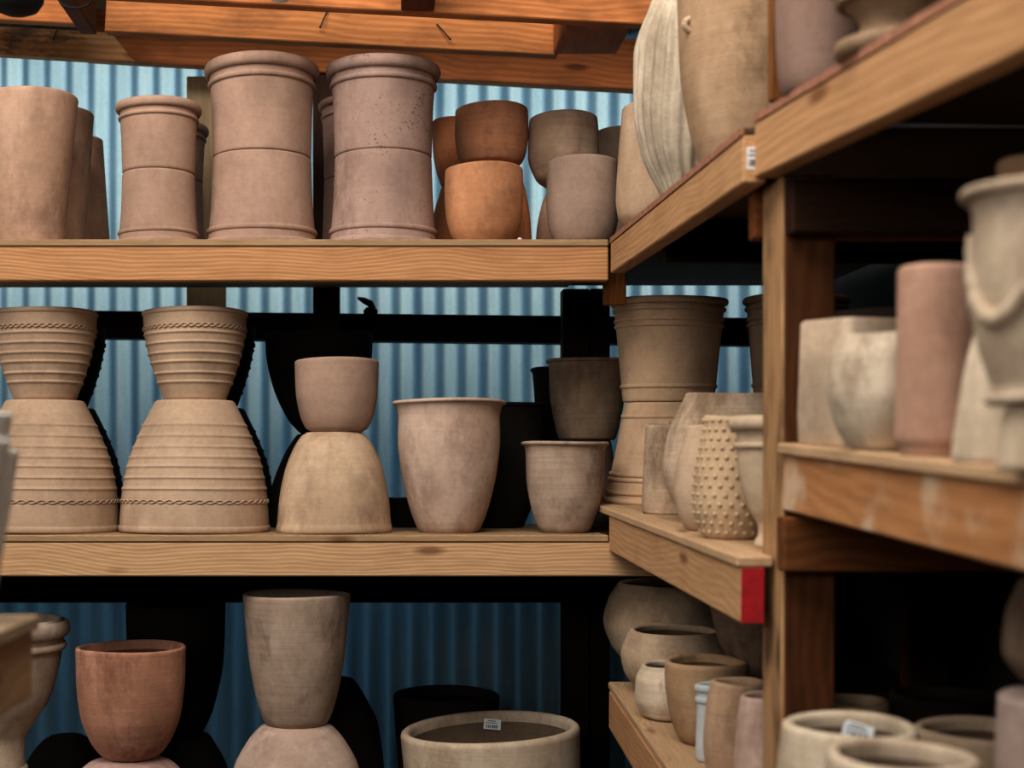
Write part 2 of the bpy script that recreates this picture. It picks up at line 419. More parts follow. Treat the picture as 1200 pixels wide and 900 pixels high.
XF = .581
ZR, ZL = wz(596, D0), wz(800, D0)
F1 = Matrix.Translation((0, 0, 1.5)) @ Matrix.Rotation(.0345, 4, 'X') @ Matrix.Translation((0, 0, -1.5))                      # the side shelves fall a little toward the viewer
YE = 1.675*4/3+CY                                         # their near end
r1 = empty('shelving_unit', (.95, -.4, 0), 'right wooden shelving running from the corner to the upright post, red painted board end', 'shelves')
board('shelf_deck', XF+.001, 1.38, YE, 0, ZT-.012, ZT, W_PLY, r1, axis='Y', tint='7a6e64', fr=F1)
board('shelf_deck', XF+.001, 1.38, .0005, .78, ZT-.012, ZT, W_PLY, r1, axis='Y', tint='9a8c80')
board('red_edge_strip', XF-.002, XF+.001, YE, 0, ZT-.012, ZT+.0005, M_PINK, r1, axis='Y', bev=0, fr=F1)
fb = board('fascia_board', XF, XF+.038, YE, 0, ZT-.012-.078, ZT-.0125, W_SIDE, r1, axis='Y', tint='fbeedd', fr=F1)
YB = 2.315+CY                                             # just behind the upright post
board('shelf_deck', XF-.006, .634, YE-.01, .22, ZR-.018, ZR, W_PLY, r1, axis='Y', tint='fff0e0', fr=F1)
board('shelf_deck', .6345, 1.38, YB, .22, ZR-.018, ZR, W_PLY, r1, axis='Y', tint='f0e0d0', fr=F1)
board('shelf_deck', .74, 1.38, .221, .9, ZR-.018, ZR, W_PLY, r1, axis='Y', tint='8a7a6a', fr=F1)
fm = board('fascia_board', XF, XF+.038, YE-.01, -.0005, ZR-.110, ZR-.0185, W_SIDE, r1, axis='Y', tint='fff4e6', fr=F1)
board('red_painted_end', XF+.0005, XF+.0375, YE-.0122, YE-.01, ZR-.109, ZR-.019, M_RED, r1, bev=0, fr=F1)['label'] = 'bright red painted end of the middle shelf board'
F1b = F1 @ Matrix.Rotation(math.radians(-2.0), 4, 'Z')
board('shelf_deck', XF+.0, .72, YB+.02, .02, ZL-.018, ZL, W_PLY, r1, axis='Y', tint='ecdccb', fr=F1b)
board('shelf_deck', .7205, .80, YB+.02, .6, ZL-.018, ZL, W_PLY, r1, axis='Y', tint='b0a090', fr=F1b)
board('shelf_deck', .801, 1.36, YB+.05, .6, ZL-.018, ZL, W_PLY, r1, axis='Y', tint='5a4e44', fr=F1b)  # rear of the deck tinted darker, painting in the shade there
board('fascia_board', XF-.002, XF+.036, YB+.02, -.01, ZL-.115, ZL-.0185, W_SIDE, r1, axis='Y', tint='f0dcc8', fr=F1b)
board('leg_post', .66, .70, -.40, -.31, 0, ZL-.04, W_DARK, r1, axis='Z', tint='d8b090')
d = D0+.1
board('cleat', wx(728, d)-.05, wx(732.5, d), .08, .10, ZT-.16, ZT-.02, W_DARK, r1, axis='Z', tint='ffe0c0')
board('cross_ledger', .64, 1.38, -.40, -.362, ZT-.11, ZT-.013, W_DARK, r1, tint='5a5048', fr=F1)
y0 = 2.195+.115+CY
board('cross_ledger', .625, 1.38, y0, y0+.038, wz(280, 2.32), wz(210, 2.32), W_DARK, r1, tint='ffe0c0')
board('back_post', 1.29, 1.38, -.2, -.11, 0, 2.0, W_DARK, r1, axis='Z', tint='a09080')

r2 = empty('shelving_unit', (1.0, -2.0, 0), 'nearest right wooden shelving behind the tall upright post, whitish smudged middle board', 'shelves')
YP = 2.195+CY                                             # near face of the upright post
board('upright_post', .638, .722, YP, YP+.112, 0, wz(205, 2.2), W_POST, r2, axis='Z', tint='ffffff')
board('shaded_face_sheet', .6415, .722, YP-.006, YP-.0005, 0, wz(212, 2.2), W_DARK, r2, axis='Z', tint='b09a88')['label'] = 'knotty near face of the upright post, shade painted in'  # thin added sheet, its dark tint stands in for shade
board('upper_post', .628, .66, YP+.028, YP+.045, ZT, 3.0, W_DARK, r2, axis='Z', tint='fff0d0')
F2 = Matrix.Translation((.60, 2.215+CY, wz(135, 2.215))) @ Euler((.055, 0, math.radians(4.0))).to_matrix().to_4x4()
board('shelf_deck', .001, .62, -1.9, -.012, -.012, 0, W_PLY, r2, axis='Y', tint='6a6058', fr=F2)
board('red_edge_strip', -.002, .001, -1.9, 0, -.012, .0005, M_PINK, r2, axis='Y', bev=0, fr=F2)
board('fascia_board', 0, .037, -1.9, 0, -.101, -.0125, W_SIDE, r2, axis='Y', tint='f8e8d6', fr=F2)
F3 = Matrix.Translation((.638, YP-.008, wz(519, 2.195))) @ Euler((.058, 0, math.radians(2.2))).to_matrix().to_4x4()
board('shelf_deck', -.010, .66, -1.5, 0, -.018, 0, W_PLY, r2, axis='Y', tint='fff0e0', fr=F3)
board('fascia_board', 0, .038, -1.5, -.001, -.108, -.0185, W_SMUDGE, r2, axis='Y', tint='fff0e0', fr=F3)
board('cross_ledger', .628, 1.38, YP-.047, YP-.0065, wz(670, 2.15), wz(603, 2.15)-.004, W_DARK, r2, tint='e0c8b0')
board('cross_ledger', .642, 1.38, YP-.047, YP-.0065, wz(274, 2.16), wz(212, 2.16), W_DARK, r2, tint='6a5c50')
F4 = Matrix.Translation((.52, YP-.06, .955)) @ Euler((.04, 0, 0)).to_matrix().to_4x4()
board('shelf_deck', 0, .85, -1.5, 0, -.018, 0, W_PLY, r2, axis='Y', tint='ecdccb', fr=F4)
board('fascia_board', .005, .043, -1.5, 0, -.11, -.0185, W_SIDE, r2, axis='Y', fr=F4)
board('back_post', 1.29, 1.38, -2.8, -2.71, 0, 1.9, W_DARK, r2, axis='Z')

DL = 1.37*4/3; YL = DL+CY; ZK = wz(720, DL)
lu = empty('shelving_unit', (-.9, YL-.6, 0), 'near left wooden shelving, only its board corner shows at the left edge', 'shelves')
board('shelf_deck', -1.3, -.462, YL-1.2, YL, ZK-.02, ZK, W_PLY, lu, axis='Y', tint='ffffff')
board('fascia_board', -.51, -.472, YL-1.2, YL+.003, wz(818, DL), ZK-.0205, W_SIDE, lu, axis='Y', tint='ffffff')
for x, y in ((-.60, YL-.12), (-1.3, YL-.12), (-.60, YL-1.2)):
    board('upright_post', x, x+.089, y, y+.09, 0, ZK-.021, W_DARK, lu, axis='Z', tint='ffe0c0')

def sticker(parent, name, w, hgt, M, bars=7, seed=1):
    """small white price label with printed bars; M places it (local x right, y up, z out)"""
    rnd = random.Random(seed)
    bm = bmesh.new(); bmesh.ops.create_cube(bm, size=1, matrix=Matrix.Diagonal((w, hgt, .0008, 1)))
    s = mesh_obj(name, bm, M_PAPER); s.parent = parent; s.matrix_local = M
    bm = bmesh.new(); x = -w*.36
    for i in range(bars):
        bw = w*rnd.choice((.03, .05, .08))
        bmesh.ops.create_cube(bm, size=1, matrix=Matrix.Translation((x+bw/2, -hgt*.22, .0005)) @ Matrix.Diagonal((bw, hgt*.32, .0006, 1)))
        x += bw+w*rnd.choice((.03, .06))
    for j in range(2):
        bmesh.ops.create_cube(bm, size=1, matrix=Matrix.Translation((-w*.05, hgt*(.12+.2*j), .0005)) @ Matrix.Diagonal((w*(.7-.2*j), hgt*.07, .0006, 1)))
    k = mesh_obj('printed_bars', bm, M_INK); k.parent = parent if parent is None else s
    return s
# price label wrapped on the near end of the first top board
Mend = F1 @ Matrix(((1, 0, 0, .598), (0, 0, -1, YE-.0007), (0, 1, 0, ZT-.05), (0, 0, 0, 1)))
sticker(fb, 'price_label', .022, .036, (Matrix.Translation(r1.location) @ Matrix.LocRotScale(fb.location, fb.rotation_euler, None)).inverted() @ Mend, seed=3)

# ------------------------------------------------------------------ pots on the top back shelf
SECTION[0] = 'top back shelf'
G = 'pots on the top back shelf'
pot('tall_planter', 'tall tapered tan planter at the left edge of the top shelf', 38, 2.79, ZT, 99, [(0, 36), (.5, 44), (1, 53)], 'b3917a', CL, near=True)
pot('tall_planter', 'tall tapered tan planter half hidden behind the leftmost planter of the top shelf', 60, 3.10, ZT, 119, [(0, 36), (.5, 43), (1, 49)], 'ab8870', CL, near=True)
pot('tall_planter', 'upturned tapered planter against the wall behind the two leftmost planters', 95, 3.40, ZT, 157, [(0, 36), (1, 25)], 'a58068', CL, inv=True, near=True)

def cyl_stack(cx, D, hw, y_top, y_seam, tint, la, lb, mat=None):
    mat = mat or CL_SMOOTH
    k = hw/49.7
    r = hw*dm(D)/F
    zs = wz(y_seam, dm(D)-.85*r)
    pb = [(0, 47*k), (.2, 45.5*k), (.5, 43.5*k), (1, 42*k)]
    pt = [(0, 42*k), (.5, 43.2*k), (.85, 45*k), (1, 46*k)]
    pot('cylinder_planter', la, cx, D, ZT, None, pb, tint, mat, inv=True, ztop=zs, body='body',
        rings=[('rim', .035, .001, .0075*k, .0085*k), ('collar_ring', .18, .0005, .004*k, .0055*k)])
    pot('cylinder_planter', lb, cx, D, zs+.001, y_top, pt, tint, mat, near=True, th=.014,
        rings=[('rim', .955, .002, .0085*k, .0125*k), ('collar_ring', .80, .0005, .0045*k, .0055*k)])
cyl_stack(186, 2.785, 49.7, 113, 196, 'a98b78', 'upturned brown cylinder planter under the smaller rimmed stack of the top shelf', 'upright brown rimmed cylinder planter on top of the smaller stack')
cyl_stack(307, 2.825, 67.5, 62, 174, 'a88a78', 'upturned brown cylinder planter under the left one of the two tall stacks', 'upright rimmed cylinder planter crowning the left one of the two tall stacks')
cyl_stack(449, 2.825, 67, 64, 173, 'a98d80', 'upturned pinkish cylinder planter under the right tall stack, with water stains', 'upright pinkish rimmed cylinder planter crowning the right tall stack, speckled', CL_SPOT)
cyl_stack(200, 3.12, 44.5, 140, 207, 'a58474', 'upturned planter in the shaded stack directly behind the smaller rimmed stack', 'upright rimmed planter in the shaded stack directly behind the smaller rimmed stack')
cyl_stack(417, 3.16, 44, 110, 205, 'a58474', 'upturned planter of the half hidden stack between the two tall stacks', 'upright rimmed planter of the half hidden stack between the two tall stacks')

cup = [(0, 27), (.05, 32), (.2, 40), (.45, 45), (.75, 46.3), (1, 45.5)]
pot('round_pot', 'bright orange round pot at the front edge of the top shelf', 567, 2.775, ZT, 188, cup, 'ba8662', CL, near=True)
z = pot('round_pot', 'upturned orange pot behind and under the two bright orange pots', 578, 3.01, ZT, None, [(0, 46), (.4, 44), (.75, 38), (.93, 30), (1, 26)], 'b87850', CL, inv=True, ztop=wz(190, dm(3.01)-.07))
pot('round_pot', 'orange brown pot sitting highest of the orange pots on the top shelf', 576, 3.01, z+.001, 117, [(0, 28), (.08, 36), (.3, 41), (.6, 43), (1, 42.5)], 'b57f5e', CL_STREAK, near=True)
z = pot('round_pot', 'upturned dark orange pot against the wall between the right tall stack and the orange pots', 537, 3.22, ZT, None, [(0, 32), (.6, 30), (1, 20)], 'a86c48', CL, inv=True, ztop=wz(215, dm(3.22)-.055))
pot('round_pot', 'dark orange pot peeking out right of the right tall stack', 537, 3.22, z+.001, 135, [(0, 20), (.3, 27), (.6, 30), (1, 31)], 'b0714b', CL, near=True)
z = pot('round_pot', 'upturned beige round pot under the mottled beige pot near the corner of the top shelf', 669, 3.01, ZT, None, [(0, 42), (.4, 40), (.8, 33), (1, 24)], 'a88a72', CL, inv=True, ztop=wz(213, dm(3.01)-.065))
pot('round_pot', 'mottled beige brown round pot stacked behind the grey brown cup near the corner', 660, 3.01, z+.001, 128, [(0, 24), (.12, 33), (.45, 41.5), (.8, 41), (1, 39.5)], 'a98d76', CL_STREAK, near=True)
pot('round_pot', 'smooth grey brown cup shaped pot at the right end of the top back shelf', 683, 2.775, ZT, 180, [(0, 26), (.06, 33), (.25, 40), (.5, 42.5), (1, 41.5)], 'a08878', CL_SMOOTH, near=True)
z = pot('round_pot', 'upturned brown pot in the back corner of the top shelf', 728, 3.22, ZT, None, [(0, 33), (1, 24)], '98806c', CL, inv=True, ztop=wz(207, dm(3.22)-.06))
pot('round_pot', 'brown flat rimmed pot in the back corner of the top shelf', 728, 3.22, z+.001, 147, [(0, 24), (.4, 30), (1, 32)], '9c8470', CL, near=True)

# ------------------------------------------------------------------ pots on the top right shelves
SECTION[0] = 'top right shelves'
pot('barrel_planter', 'pale beige planter with rounded bottom edge in the corner of the top right shelf', X=.742, D=2.60, zb=ZT, frame=F1, ztop=WZ(126, 2.60), prof=[(0, .105), (.05, .125), (.16, .15), (.3, .155), (.6, .15), (1, .14)], tint='c2a58a', mat=CL)
def carve(r, t, a):
    g = math.sin(34*a+3.0*math.sin(t*5+a*2))
    amp = .0042*(.35+.65*max(0, math.cos(a+.55))) if False else .0036
    return r+amp*(abs(g)**.6*(1 if g > 0 else -1))*(1 if t < .93 else 0)
pot('carved_jar', 'tall pale egg shaped jar carved with wavy vertical grooves on the top right shelf', X=.703, D=2.28, zb=ZT, frame=F1, h=.64, prof=[(0, .07), (.05, .085), (.2, .13), (.36, .147), (.53, .147), (.72, .108), (.84, .075), (.92, .068), (1, .085)], tint='b8a893', mat=CL, shape=carve, seg=256, cat='jar')
def lug(root, h, prof, col, mat, b):
    bm = bmesh.new(); a0 = math.radians(200); z0 = .275; r = interp(prof, z0/h)
    pts = [((r-.006+.018*math.sin(PI*i/8))*math.cos(a0), (r-.006+.018*math.sin(PI*i/8))*math.sin(a0), z0+.028*(i/8-.5)) for i in range(9)]
    tube(bm, pts, .006, 8); mesh_obj('lug_handle', bm, mat, root, color=lin('b8a086'), smooth=60)
pot('amphora_jar', 'large smooth mottled brown jar tapering to its foot, left of the upper post', X=.702, D=1.98, zb=ZT, frame=F1, h=.62, prof=[(0, .082), (.06, .096), (.16, .113), (.33, .13), (.6, .136), (.85, .11), (1, .09)], tint='a5886c', mat=CL_STREAK, extra=lug, cat='jar')
pot('cylinder_planter', 'smooth purplish brown planter right of the upper post on the top right shelf', X=.668, D=1.55, zb=0, frame=F2, h=.45, prof=[(0, .064), (.06, .071), (.3, .077), (1, .08)], tint='94796c', mat=CL_SMOOTH)
pot('pedestal_urn', 'footed urn with flared bowl on the nearest top right shelf', X=.690, D=1.38, zb=0, frame=F2, h=.34, prof=[(0, .078), (.05, .078), (.075, .056), (.12, .048), (.16, .052), (.2, .066), (.27, .088), (.5, .108), (1, .11)], tint='8f775f', mat=CL, cat='urn', rings=[('foot', .035, -.004, .008, .011), ('rim', .97, .004, .008, .010), ('collar_ring', .22, .002, .006, .005)])
pot('round_pot', 'light orange pot barely showing above the board at the top right edge', X=.73, D=1.14, zb=0, frame=F2, h=.3, prof=[(0, .07), (.3, .085), (1, .09)], tint='bd8a68', mat=CL)

# ------------------------------------------------------------------ pots on the middle back shelf
SECTION[0] = 'middle back shelf'
rb1 = [(0, 86), (.03, 87), (.25, 85), (.5, 78.5), (.75, 64.5), (1, 46)]
ribs1 = [.81, .726, .643, .567, .497, .414, .331]
rb2 = [(0, 36), (.1, 40), (.35, 49), (.6, 56), (.85, 60), (1, 60.5)]
ribs2 = [.73, .62, .51, .41, .29, .19]
def ribbed(cx, D, k, tint, la, lb, X=None):
    zs = WZ(470, 2.87)
    zs = pot('ribbed_planter', la, cx, D, ZM, None, [(t, r*k*dm(2.87)/F) for t, r in rb1], tint, CL_SMOOTH, inv=True, ztop=zs, ribs=ribs1, ribh=.0036, braid=.235,
        rings=[('rim', .03, -.001, .0045, .009)], th=.014)
    pot('ribbed_planter', lb, cx, D, zs+.001, None, [(t, r*k*dm(2.87)/F) for t, r in rb2], tint, CL_SMOOTH, ztop=wz(361, dm(2.87)-.10), ribs=ribs2, ribh=.0036, braid=.80,
        rings=[('rim', .975, -.001, .005, .007)], th=.014)
ribbed(228.5, 2.87, 1, 'b59a82', 'large upturned ribbed planter with braid band, right of two at the middle shelf front', 'upright ribbed planter on the right ribbed stack of the middle shelf')
ribbed(53, 2.87, .985, 'b1967e', 'large upturned ribbed planter with a braid band at the left edge of the middle shelf', 'upright ribbed planter on the left ribbed stack of the middle shelf')
ribbed(70, 3.31, .97, '17120f', 'upturned ribbed planter in the shadow behind the left ribbed stack', 'upright ribbed planter in the shadow behind the left ribbed stack')  # near-black tints of the rear stacks paint in their shade
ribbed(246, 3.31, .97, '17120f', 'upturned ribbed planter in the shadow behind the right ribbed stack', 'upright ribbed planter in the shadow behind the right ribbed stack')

z = pot('round_pot', 'large upturned ochre tan dome shaped pot on the middle shelf', 391.5, 2.825, ZM, 507, [(0, 67), (.04, 68.5), (.09, 67), (.3, 65), (.6, 58.5), (.82, 49), (.95, 40), (1, 34)], 'b59a80', CL, inv=True)
pot('round_pot', 'pinkish brown cup shaped pot standing on the upturned ochre dome', 394.5, 2.825, z+.001, 418, [(0, 31), (.05, 36), (.25, 43.5), (.55, 48), (1, 49.5)], 'a68a78', CL_SMOOTH, near=True)
z = pot('round_pot', 'upturned pot in black shadow behind the ochre dome', 376, 3.21, ZM, 509, [(0, 62), (.4, 58), (.8, 42), (1, 28)], '17120f', CL, inv=True)  # this and the next near-black pots carry their shade in the tint
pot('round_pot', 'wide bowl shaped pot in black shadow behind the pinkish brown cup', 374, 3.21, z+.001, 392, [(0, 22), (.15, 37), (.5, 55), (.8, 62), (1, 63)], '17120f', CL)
pot('flared_pot', 'large pale grey pink pot with a flared rim in the centre of the middle shelf', 526, 2.82, ZM, 466, [(0, 34), (.05, 38.5), (.25, 49), (.5, 57), (.72, 60), (.87, 59.5), (.95, 62), (1, 66)], 'b69c8a', CL, near=True, th=.014, rings=[('rim', .985, .001, .0045, .005)])
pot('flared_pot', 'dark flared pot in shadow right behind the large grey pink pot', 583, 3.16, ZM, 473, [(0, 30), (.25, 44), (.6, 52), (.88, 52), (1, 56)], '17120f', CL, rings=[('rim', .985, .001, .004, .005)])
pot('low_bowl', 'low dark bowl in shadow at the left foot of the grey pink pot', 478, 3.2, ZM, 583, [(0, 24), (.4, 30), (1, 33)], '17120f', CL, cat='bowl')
pot('flared_pot', 'mottled grey brown flared pot at the right end of the middle back shelf', 662, 2.80, ZM, 518, [(0, 26), (.06, 31), (.3, 40), (.6, 45), (.88, 46), (1, 49.5)], 'a08a78', CL_STREAK, rings=[('rim', .98, .001, .0045, .005)])
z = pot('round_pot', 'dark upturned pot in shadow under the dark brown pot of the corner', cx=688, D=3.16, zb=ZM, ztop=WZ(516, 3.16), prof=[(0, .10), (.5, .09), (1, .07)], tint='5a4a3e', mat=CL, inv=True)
pot('flared_pot', 'dark brown mottled pot raised behind the flared pot in the corner of the middle shelf', cx=688, D=3.16, zb=z+.001, ztop=WZ(422, 3.16), prof=[(0, .082), (.2, .096), (.6, .11), (.9, .112), (1, .117)], tint='85705c', mat=CL_STREAK, rings=[('rim', .98, .001, .0035, .005)])
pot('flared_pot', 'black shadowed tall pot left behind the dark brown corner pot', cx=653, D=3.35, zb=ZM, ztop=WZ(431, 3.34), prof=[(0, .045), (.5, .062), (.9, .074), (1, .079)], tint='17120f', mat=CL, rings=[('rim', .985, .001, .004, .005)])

# ------------------------------------------------------------------ pots on the middle right shelf
SECTION[0] = 'middle right shelf'
lowp = [(0, .176), (.06, .172), (.25, .161), (.5, .147), (1, .121)]
upp = [(0, .126), (.3, .134), (.6, .142), (.9, .150), (1, .152)]
def flare_stack(cx, D, tint, la, lb, k=1.0):
    lowp_, upp_ = [(t, r*k) for t, r in lowp], [(t, r*k) for t, r in upp]
    z = pot('flared_planter', la, cx=cx, D=D, zb=ZR, frame=F1, ztop=WZ(472, 2.945), prof=lowp_, tint=tint, mat=CL_SMOOTH, inv=True, th=.014,
            rings=[('rim', .03, .002, .009, .009), ('collar_ring', .11, .001, .006, .006), ('collar_ring', .235, .0, .005, .006), ('collar_ring', .285, 0, .005, .006), ('collar_ring', .86, 0, .004, .006)])
    pot('flared_planter', lb, cx=cx, D=D, zb=z+.002, tilt=(.0345, 0, 0), ztop=WZ(352, 2.945), prof=upp_, tint=tint, mat=CL_SMOOTH, th=.014,
            rings=[('rim', .965, .002, .009, .010), ('collar_ring', .89, .001, .006, .006), ('collar_ring', .79, .0, .005, .006), ('collar_ring', .735, 0, .005, .006), ('collar_ring', .15, 0, .004, .006)])
flare_stack(783, 2.945, 'c9a98a', 'upturned tan planter with ring bands at the corner of the middle right shelf', 'upright flared tan planter with stepped ring bands on the corner stack')
flare_stack(932, 2.88, '98806a', 'upturned planter of the shadowed stack beyond the blue gap', 'upright flared planter of the shadowed stack beyond the blue gap', .88)
pot('tall_planter', 'weathered straight sided planter beside the corner stack on the middle right shelf', X=.712, D=2.51, zb=ZR, frame=F1, ztop=WZ(497, 2.51), prof=[(0, .079), (.1, .081), (.5, .078), (1, .073)], tint='b29a82', mat=CL_STREAK)
pot('tall_planter', 'small planter just peeking out behind the weathered straight sided planter', X=.80, D=2.64, zb=ZR, frame=F1, ztop=WZ(491, 2.64), prof=[(0, .07), (1, .068)], tint='a89078', mat=CL)
pot('barrel_pot', 'large pale barrel pot narrowing to a wide mouth on the middle right shelf', X=.775, D=2.275, zb=ZR, frame=F1, ztop=WZ(461, 2.275), prof=[(0, .09), (.08, .115), (.25, .145), (.42, .156), (.65, .147), (.85, .125), (1, .104)], tint='b9a188', mat=CL_STREAK, rings=(), th=.014)
pot('egg_vase', 'smooth cream egg shaped vase between the barrel pot and the studded pot', X=.652, D=2.09, zb=ZR, frame=F1, ztop=WZ(498, 2.09), prof=[(0, .034), (.06, .044), (.2, .056), (.38, .062), (.6, .058), (.85, .044), (1, .036)], tint='baa088', mat=CL_SMOOTH, cat='vase')
def studs(root, h, prof, col, mat, b):
    bm = bmesh.new()
    for j in range(13):
        t = .06+.9*j/12; r0 = interp(prof, t)
        n = 22
        for k in range(n):
            a = 2*PI*(k+.5*(j % 2))/n
            p = Vector((r0*math.cos(a), r0*math.sin(a), t*h))
            q = Vector((math.cos(a), math.sin(a), -.12)).to_track_quat('Z', 'Y').to_matrix().to_4x4()
            spike = [(.0048, -.001), (.0043, .0014), (.003, .003), (.0012, .004), (0, .0042)]
            b2 = bmesh.new(); spin(b2, spike, 8)
            bmesh.ops.transform(b2, matrix=Matrix.Translation(p) @ q, verts=b2.verts)
            me = bpy.data.meshes.new('t'); b2.to_mesh(me); b2.free(); bm.from_mesh(me); bpy.data.meshes.remove(me)
    mesh_obj('raised_studs', bm, mat, root, color=col, smooth=60)
pot('studded_pot', 'cream pot covered in rows of raised studs on the middle right shelf', X=.66, D=1.945, zb=ZR, frame=F1, ztop=WZ(487, 1.945), prof=[(0, .052), (.06, .060), (.28, .074), (.5, .071), (.75, .061), (.92, .054), (1, .055)], tint='bca284', mat=CL_SMOOTH, extra=studs)
pot('lipped_urn', 'cream urn with a thick rolled lip beside the upright post on the middle right shelf', X=.684, D=1.80, zb=ZR, frame=F1, ztop=WZ(488, 1.80), prof=[(0, .034), (.05, .033), (.1, .027), (.16, .028), (.28, .042), (.5, .058), (.7, .0645), (.82, .066), (1, .070)], tint='c2ac92', mat=CL_SMOOTH, cat='urn', rings=[('rim', .945, .002, .010, .013), ('collar_ring', .775, .0, .006, .006)])
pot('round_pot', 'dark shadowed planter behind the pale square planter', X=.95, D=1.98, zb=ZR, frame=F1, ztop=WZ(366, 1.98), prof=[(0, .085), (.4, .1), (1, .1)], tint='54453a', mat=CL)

# ------------------------------------------------------------------ pots on the nearest right shelf
SECTION[0] = 'nearest right shelf'
def square_planter():
    D, X, hf = dm(1.563), .722, .070; zb = frame_z(F3, X, D+CY, 0); h = .19; n = 10; rr = .016
    def loop(s, z):
        P = []
        for qx, qy, a0 in ((1, 1, 0), (-1, 1, 90), (-1, -1, 180), (1, -1, 270)):
            for k in range(7):
                a = math.radians(a0+90*k/6); P.append((qx*(s-rr)+rr*math.cos(a), qy*(s-rr)+rr*math.sin(a), z))
        return P
    bm = bmesh.new(); L = []
    for s, z in ((.066, 0), (.068, .004), (hf, .05), (.0695, h-.005), (.066, h), (.058, h), (.055, h-.006), (.055, .015)):
        L.append([bm.verts.new(p) for p in loop(s, z)])
    for A, B in zip(L, L[1:]):
        for k in range(len(A)): bm.faces.new((A[k], A[(k+1) % len(A)], B[(k+1) % len(A)], B[k]))
    bm.faces.new(L[0]); bm.faces.new(L[-1])
    o = mesh_obj('square_planter', bm, CL, None, (X, D+CY, zb), (.058, 0, math.radians(14)), lin('b9a38c'), 50)
    tag(o, 'pale square planter with rounded corners next to the upright post', 'pot')
square_planter()
pot('round_pot', 'whitewashed round pot in front of the square planter', X=.686, D=1.415, zb=0, frame=F3, ztop=WZ(391, 1.415), prof=[(0, .04), (.05, .047), (.25, .064), (.5, .073), (.75, .07), (1, .055)], tint='c9b8a2', mat=CL_STREAK)
pot('tall_planter', 'tall reddish brown cylinder planter with a stepped foot on the nearest right shelf', X=.697, D=1.292, zb=0, frame=F3, ztop=wz(306, dm(1.292)-.05), prof=[(0, .046), (.045, .046), (.06, .050), (.1, .0525), (.5, .051), (.96, .052), (1, .052)], tint='b08c78', mat=CL)
pot('bell_pot', 'pale upturned bell shaped pot behind the garland urn', X=.732, D=1.17, zb=0, frame=F3, ztop=WZ(350, 1.17), prof=[(0, .080), (.06, .079), (.3, .074), (.65, .064), (.9, .05), (1, .04)], tint='cdbaa2', mat=CL, inv=True)
z = pot('round_pot', 'short pale upturned pot carrying the garland urn at the right edge', X=.672, D=1.03, zb=0, frame=F3, ztop=WZ(478, 1.03), prof=[(0, .052), (.5, .05), (1, .046)], tint='c4b098', mat=CL, inv=True)
def garland(root, h, prof, col, mat, b):
    for k in range(4):
        a0 = math.radians(158+90*k); bm = bmesh.new(); pts = []; rad = []
        for i in range(25):
            s = i/24; a = a0+s*PI/2; t = .80-.42*(4*s*(1-s))
            r = interp(prof, t)+.0015
            pts.append((r*math.cos(a), r*math.sin(a), t*h)); rad.append(.004+.005*math.sin(PI*s)+.0008*math.sin(i*2.2))
        tube(bm, pts, rad, 8)
        mesh_obj('garland_swag', bm, mat, root, color=col, smooth=70)
pot('garland_urn', 'large urn with a flared rim and garland swag relief at the right edge', X=.668, D=1.03, zb=z+.004, ztop=WZ(221, 1.03), prof=[(0, .055), (.04, .055), (.06, .052), (.15, .058), (.31, .068), (.6, .0725), (.85, .0705), (.94, .073), (1, .078)], tint='b7a48e', mat=CL, cat='urn', extra=garland, rings=[('rim', .98, .002, .0055, .006), ('foot', .02, .001, .004, .005)])
pot('tall_planter', 'brown pot peeking above the rim of the garland urn', X=.85, D=1.32, zb=0, frame=F3, ztop=WZ(173, 1.26), prof=[(0, .058), (.5, .064), (1, .066)], tint='a08064', mat=CL)

# ------------------------------------------------------------------ pots on the bottom right shelf
SECTION[0] = 'bottom right shelf'
pot('wide_pot', 'largest round tan pot at the back of the bottom right shelf', cx=781, D=2.87, zb=ZL, frame=F1b, ztop=WZ(682, 2.87), prof=[(0, .09), (.08, .115), (.3, .155), (.55, .173), (.8, .16), (1, .13)], tint='b39a80', mat=CL, th=.018)
pot('wide_pot', 'second largest round tan pot in front of the largest on the bottom right shelf', X=.722, D=2.55, zb=ZL, frame=F1b, ztop=WZ(737, 2.55), prof=[(0, .075), (.08, .095), (.35, .127), (.6, .134), (.85, .122), (1, .108)], tint='b39a80', mat=CL, th=.016)
pot('round_pot', 'small pale round pot at the front edge of the bottom right shelf', X=.6435, D=2.33, zb=ZL, frame=F1b, ztop=WZ(778, 2.33), prof=[(0, .048), (.08, .06), (.4, .075), (.7, .073), (1, .058)], tint='bfac95', mat=CL_STREAK)
pot('cup_pot', 'brown streaked cup shaped pot with a thick rim on the bottom right shelf', X=.674, D=2.15, zb=ZL, frame=F1b, ztop=WZ(773, 2.15), prof=[(0, .05), (.1, .062), (.4, .078), (.75, .086), (1, .087)], tint='a68768', mat=CL_STREAK, th=.014)
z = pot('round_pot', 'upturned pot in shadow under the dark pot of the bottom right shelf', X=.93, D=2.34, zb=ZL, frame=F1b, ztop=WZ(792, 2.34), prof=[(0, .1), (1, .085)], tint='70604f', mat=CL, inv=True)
pot('round_pot', 'dark brown round bottomed pot under the red painted board end', X=.88, D=2.34, zb=z+.004, ztop=WZ(667, 2.34), prof=[(0, .06), (.12, .09), (.35, .118), (.7, .135), (1, .14)], tint='7c6654', mat=CL_STREAK)
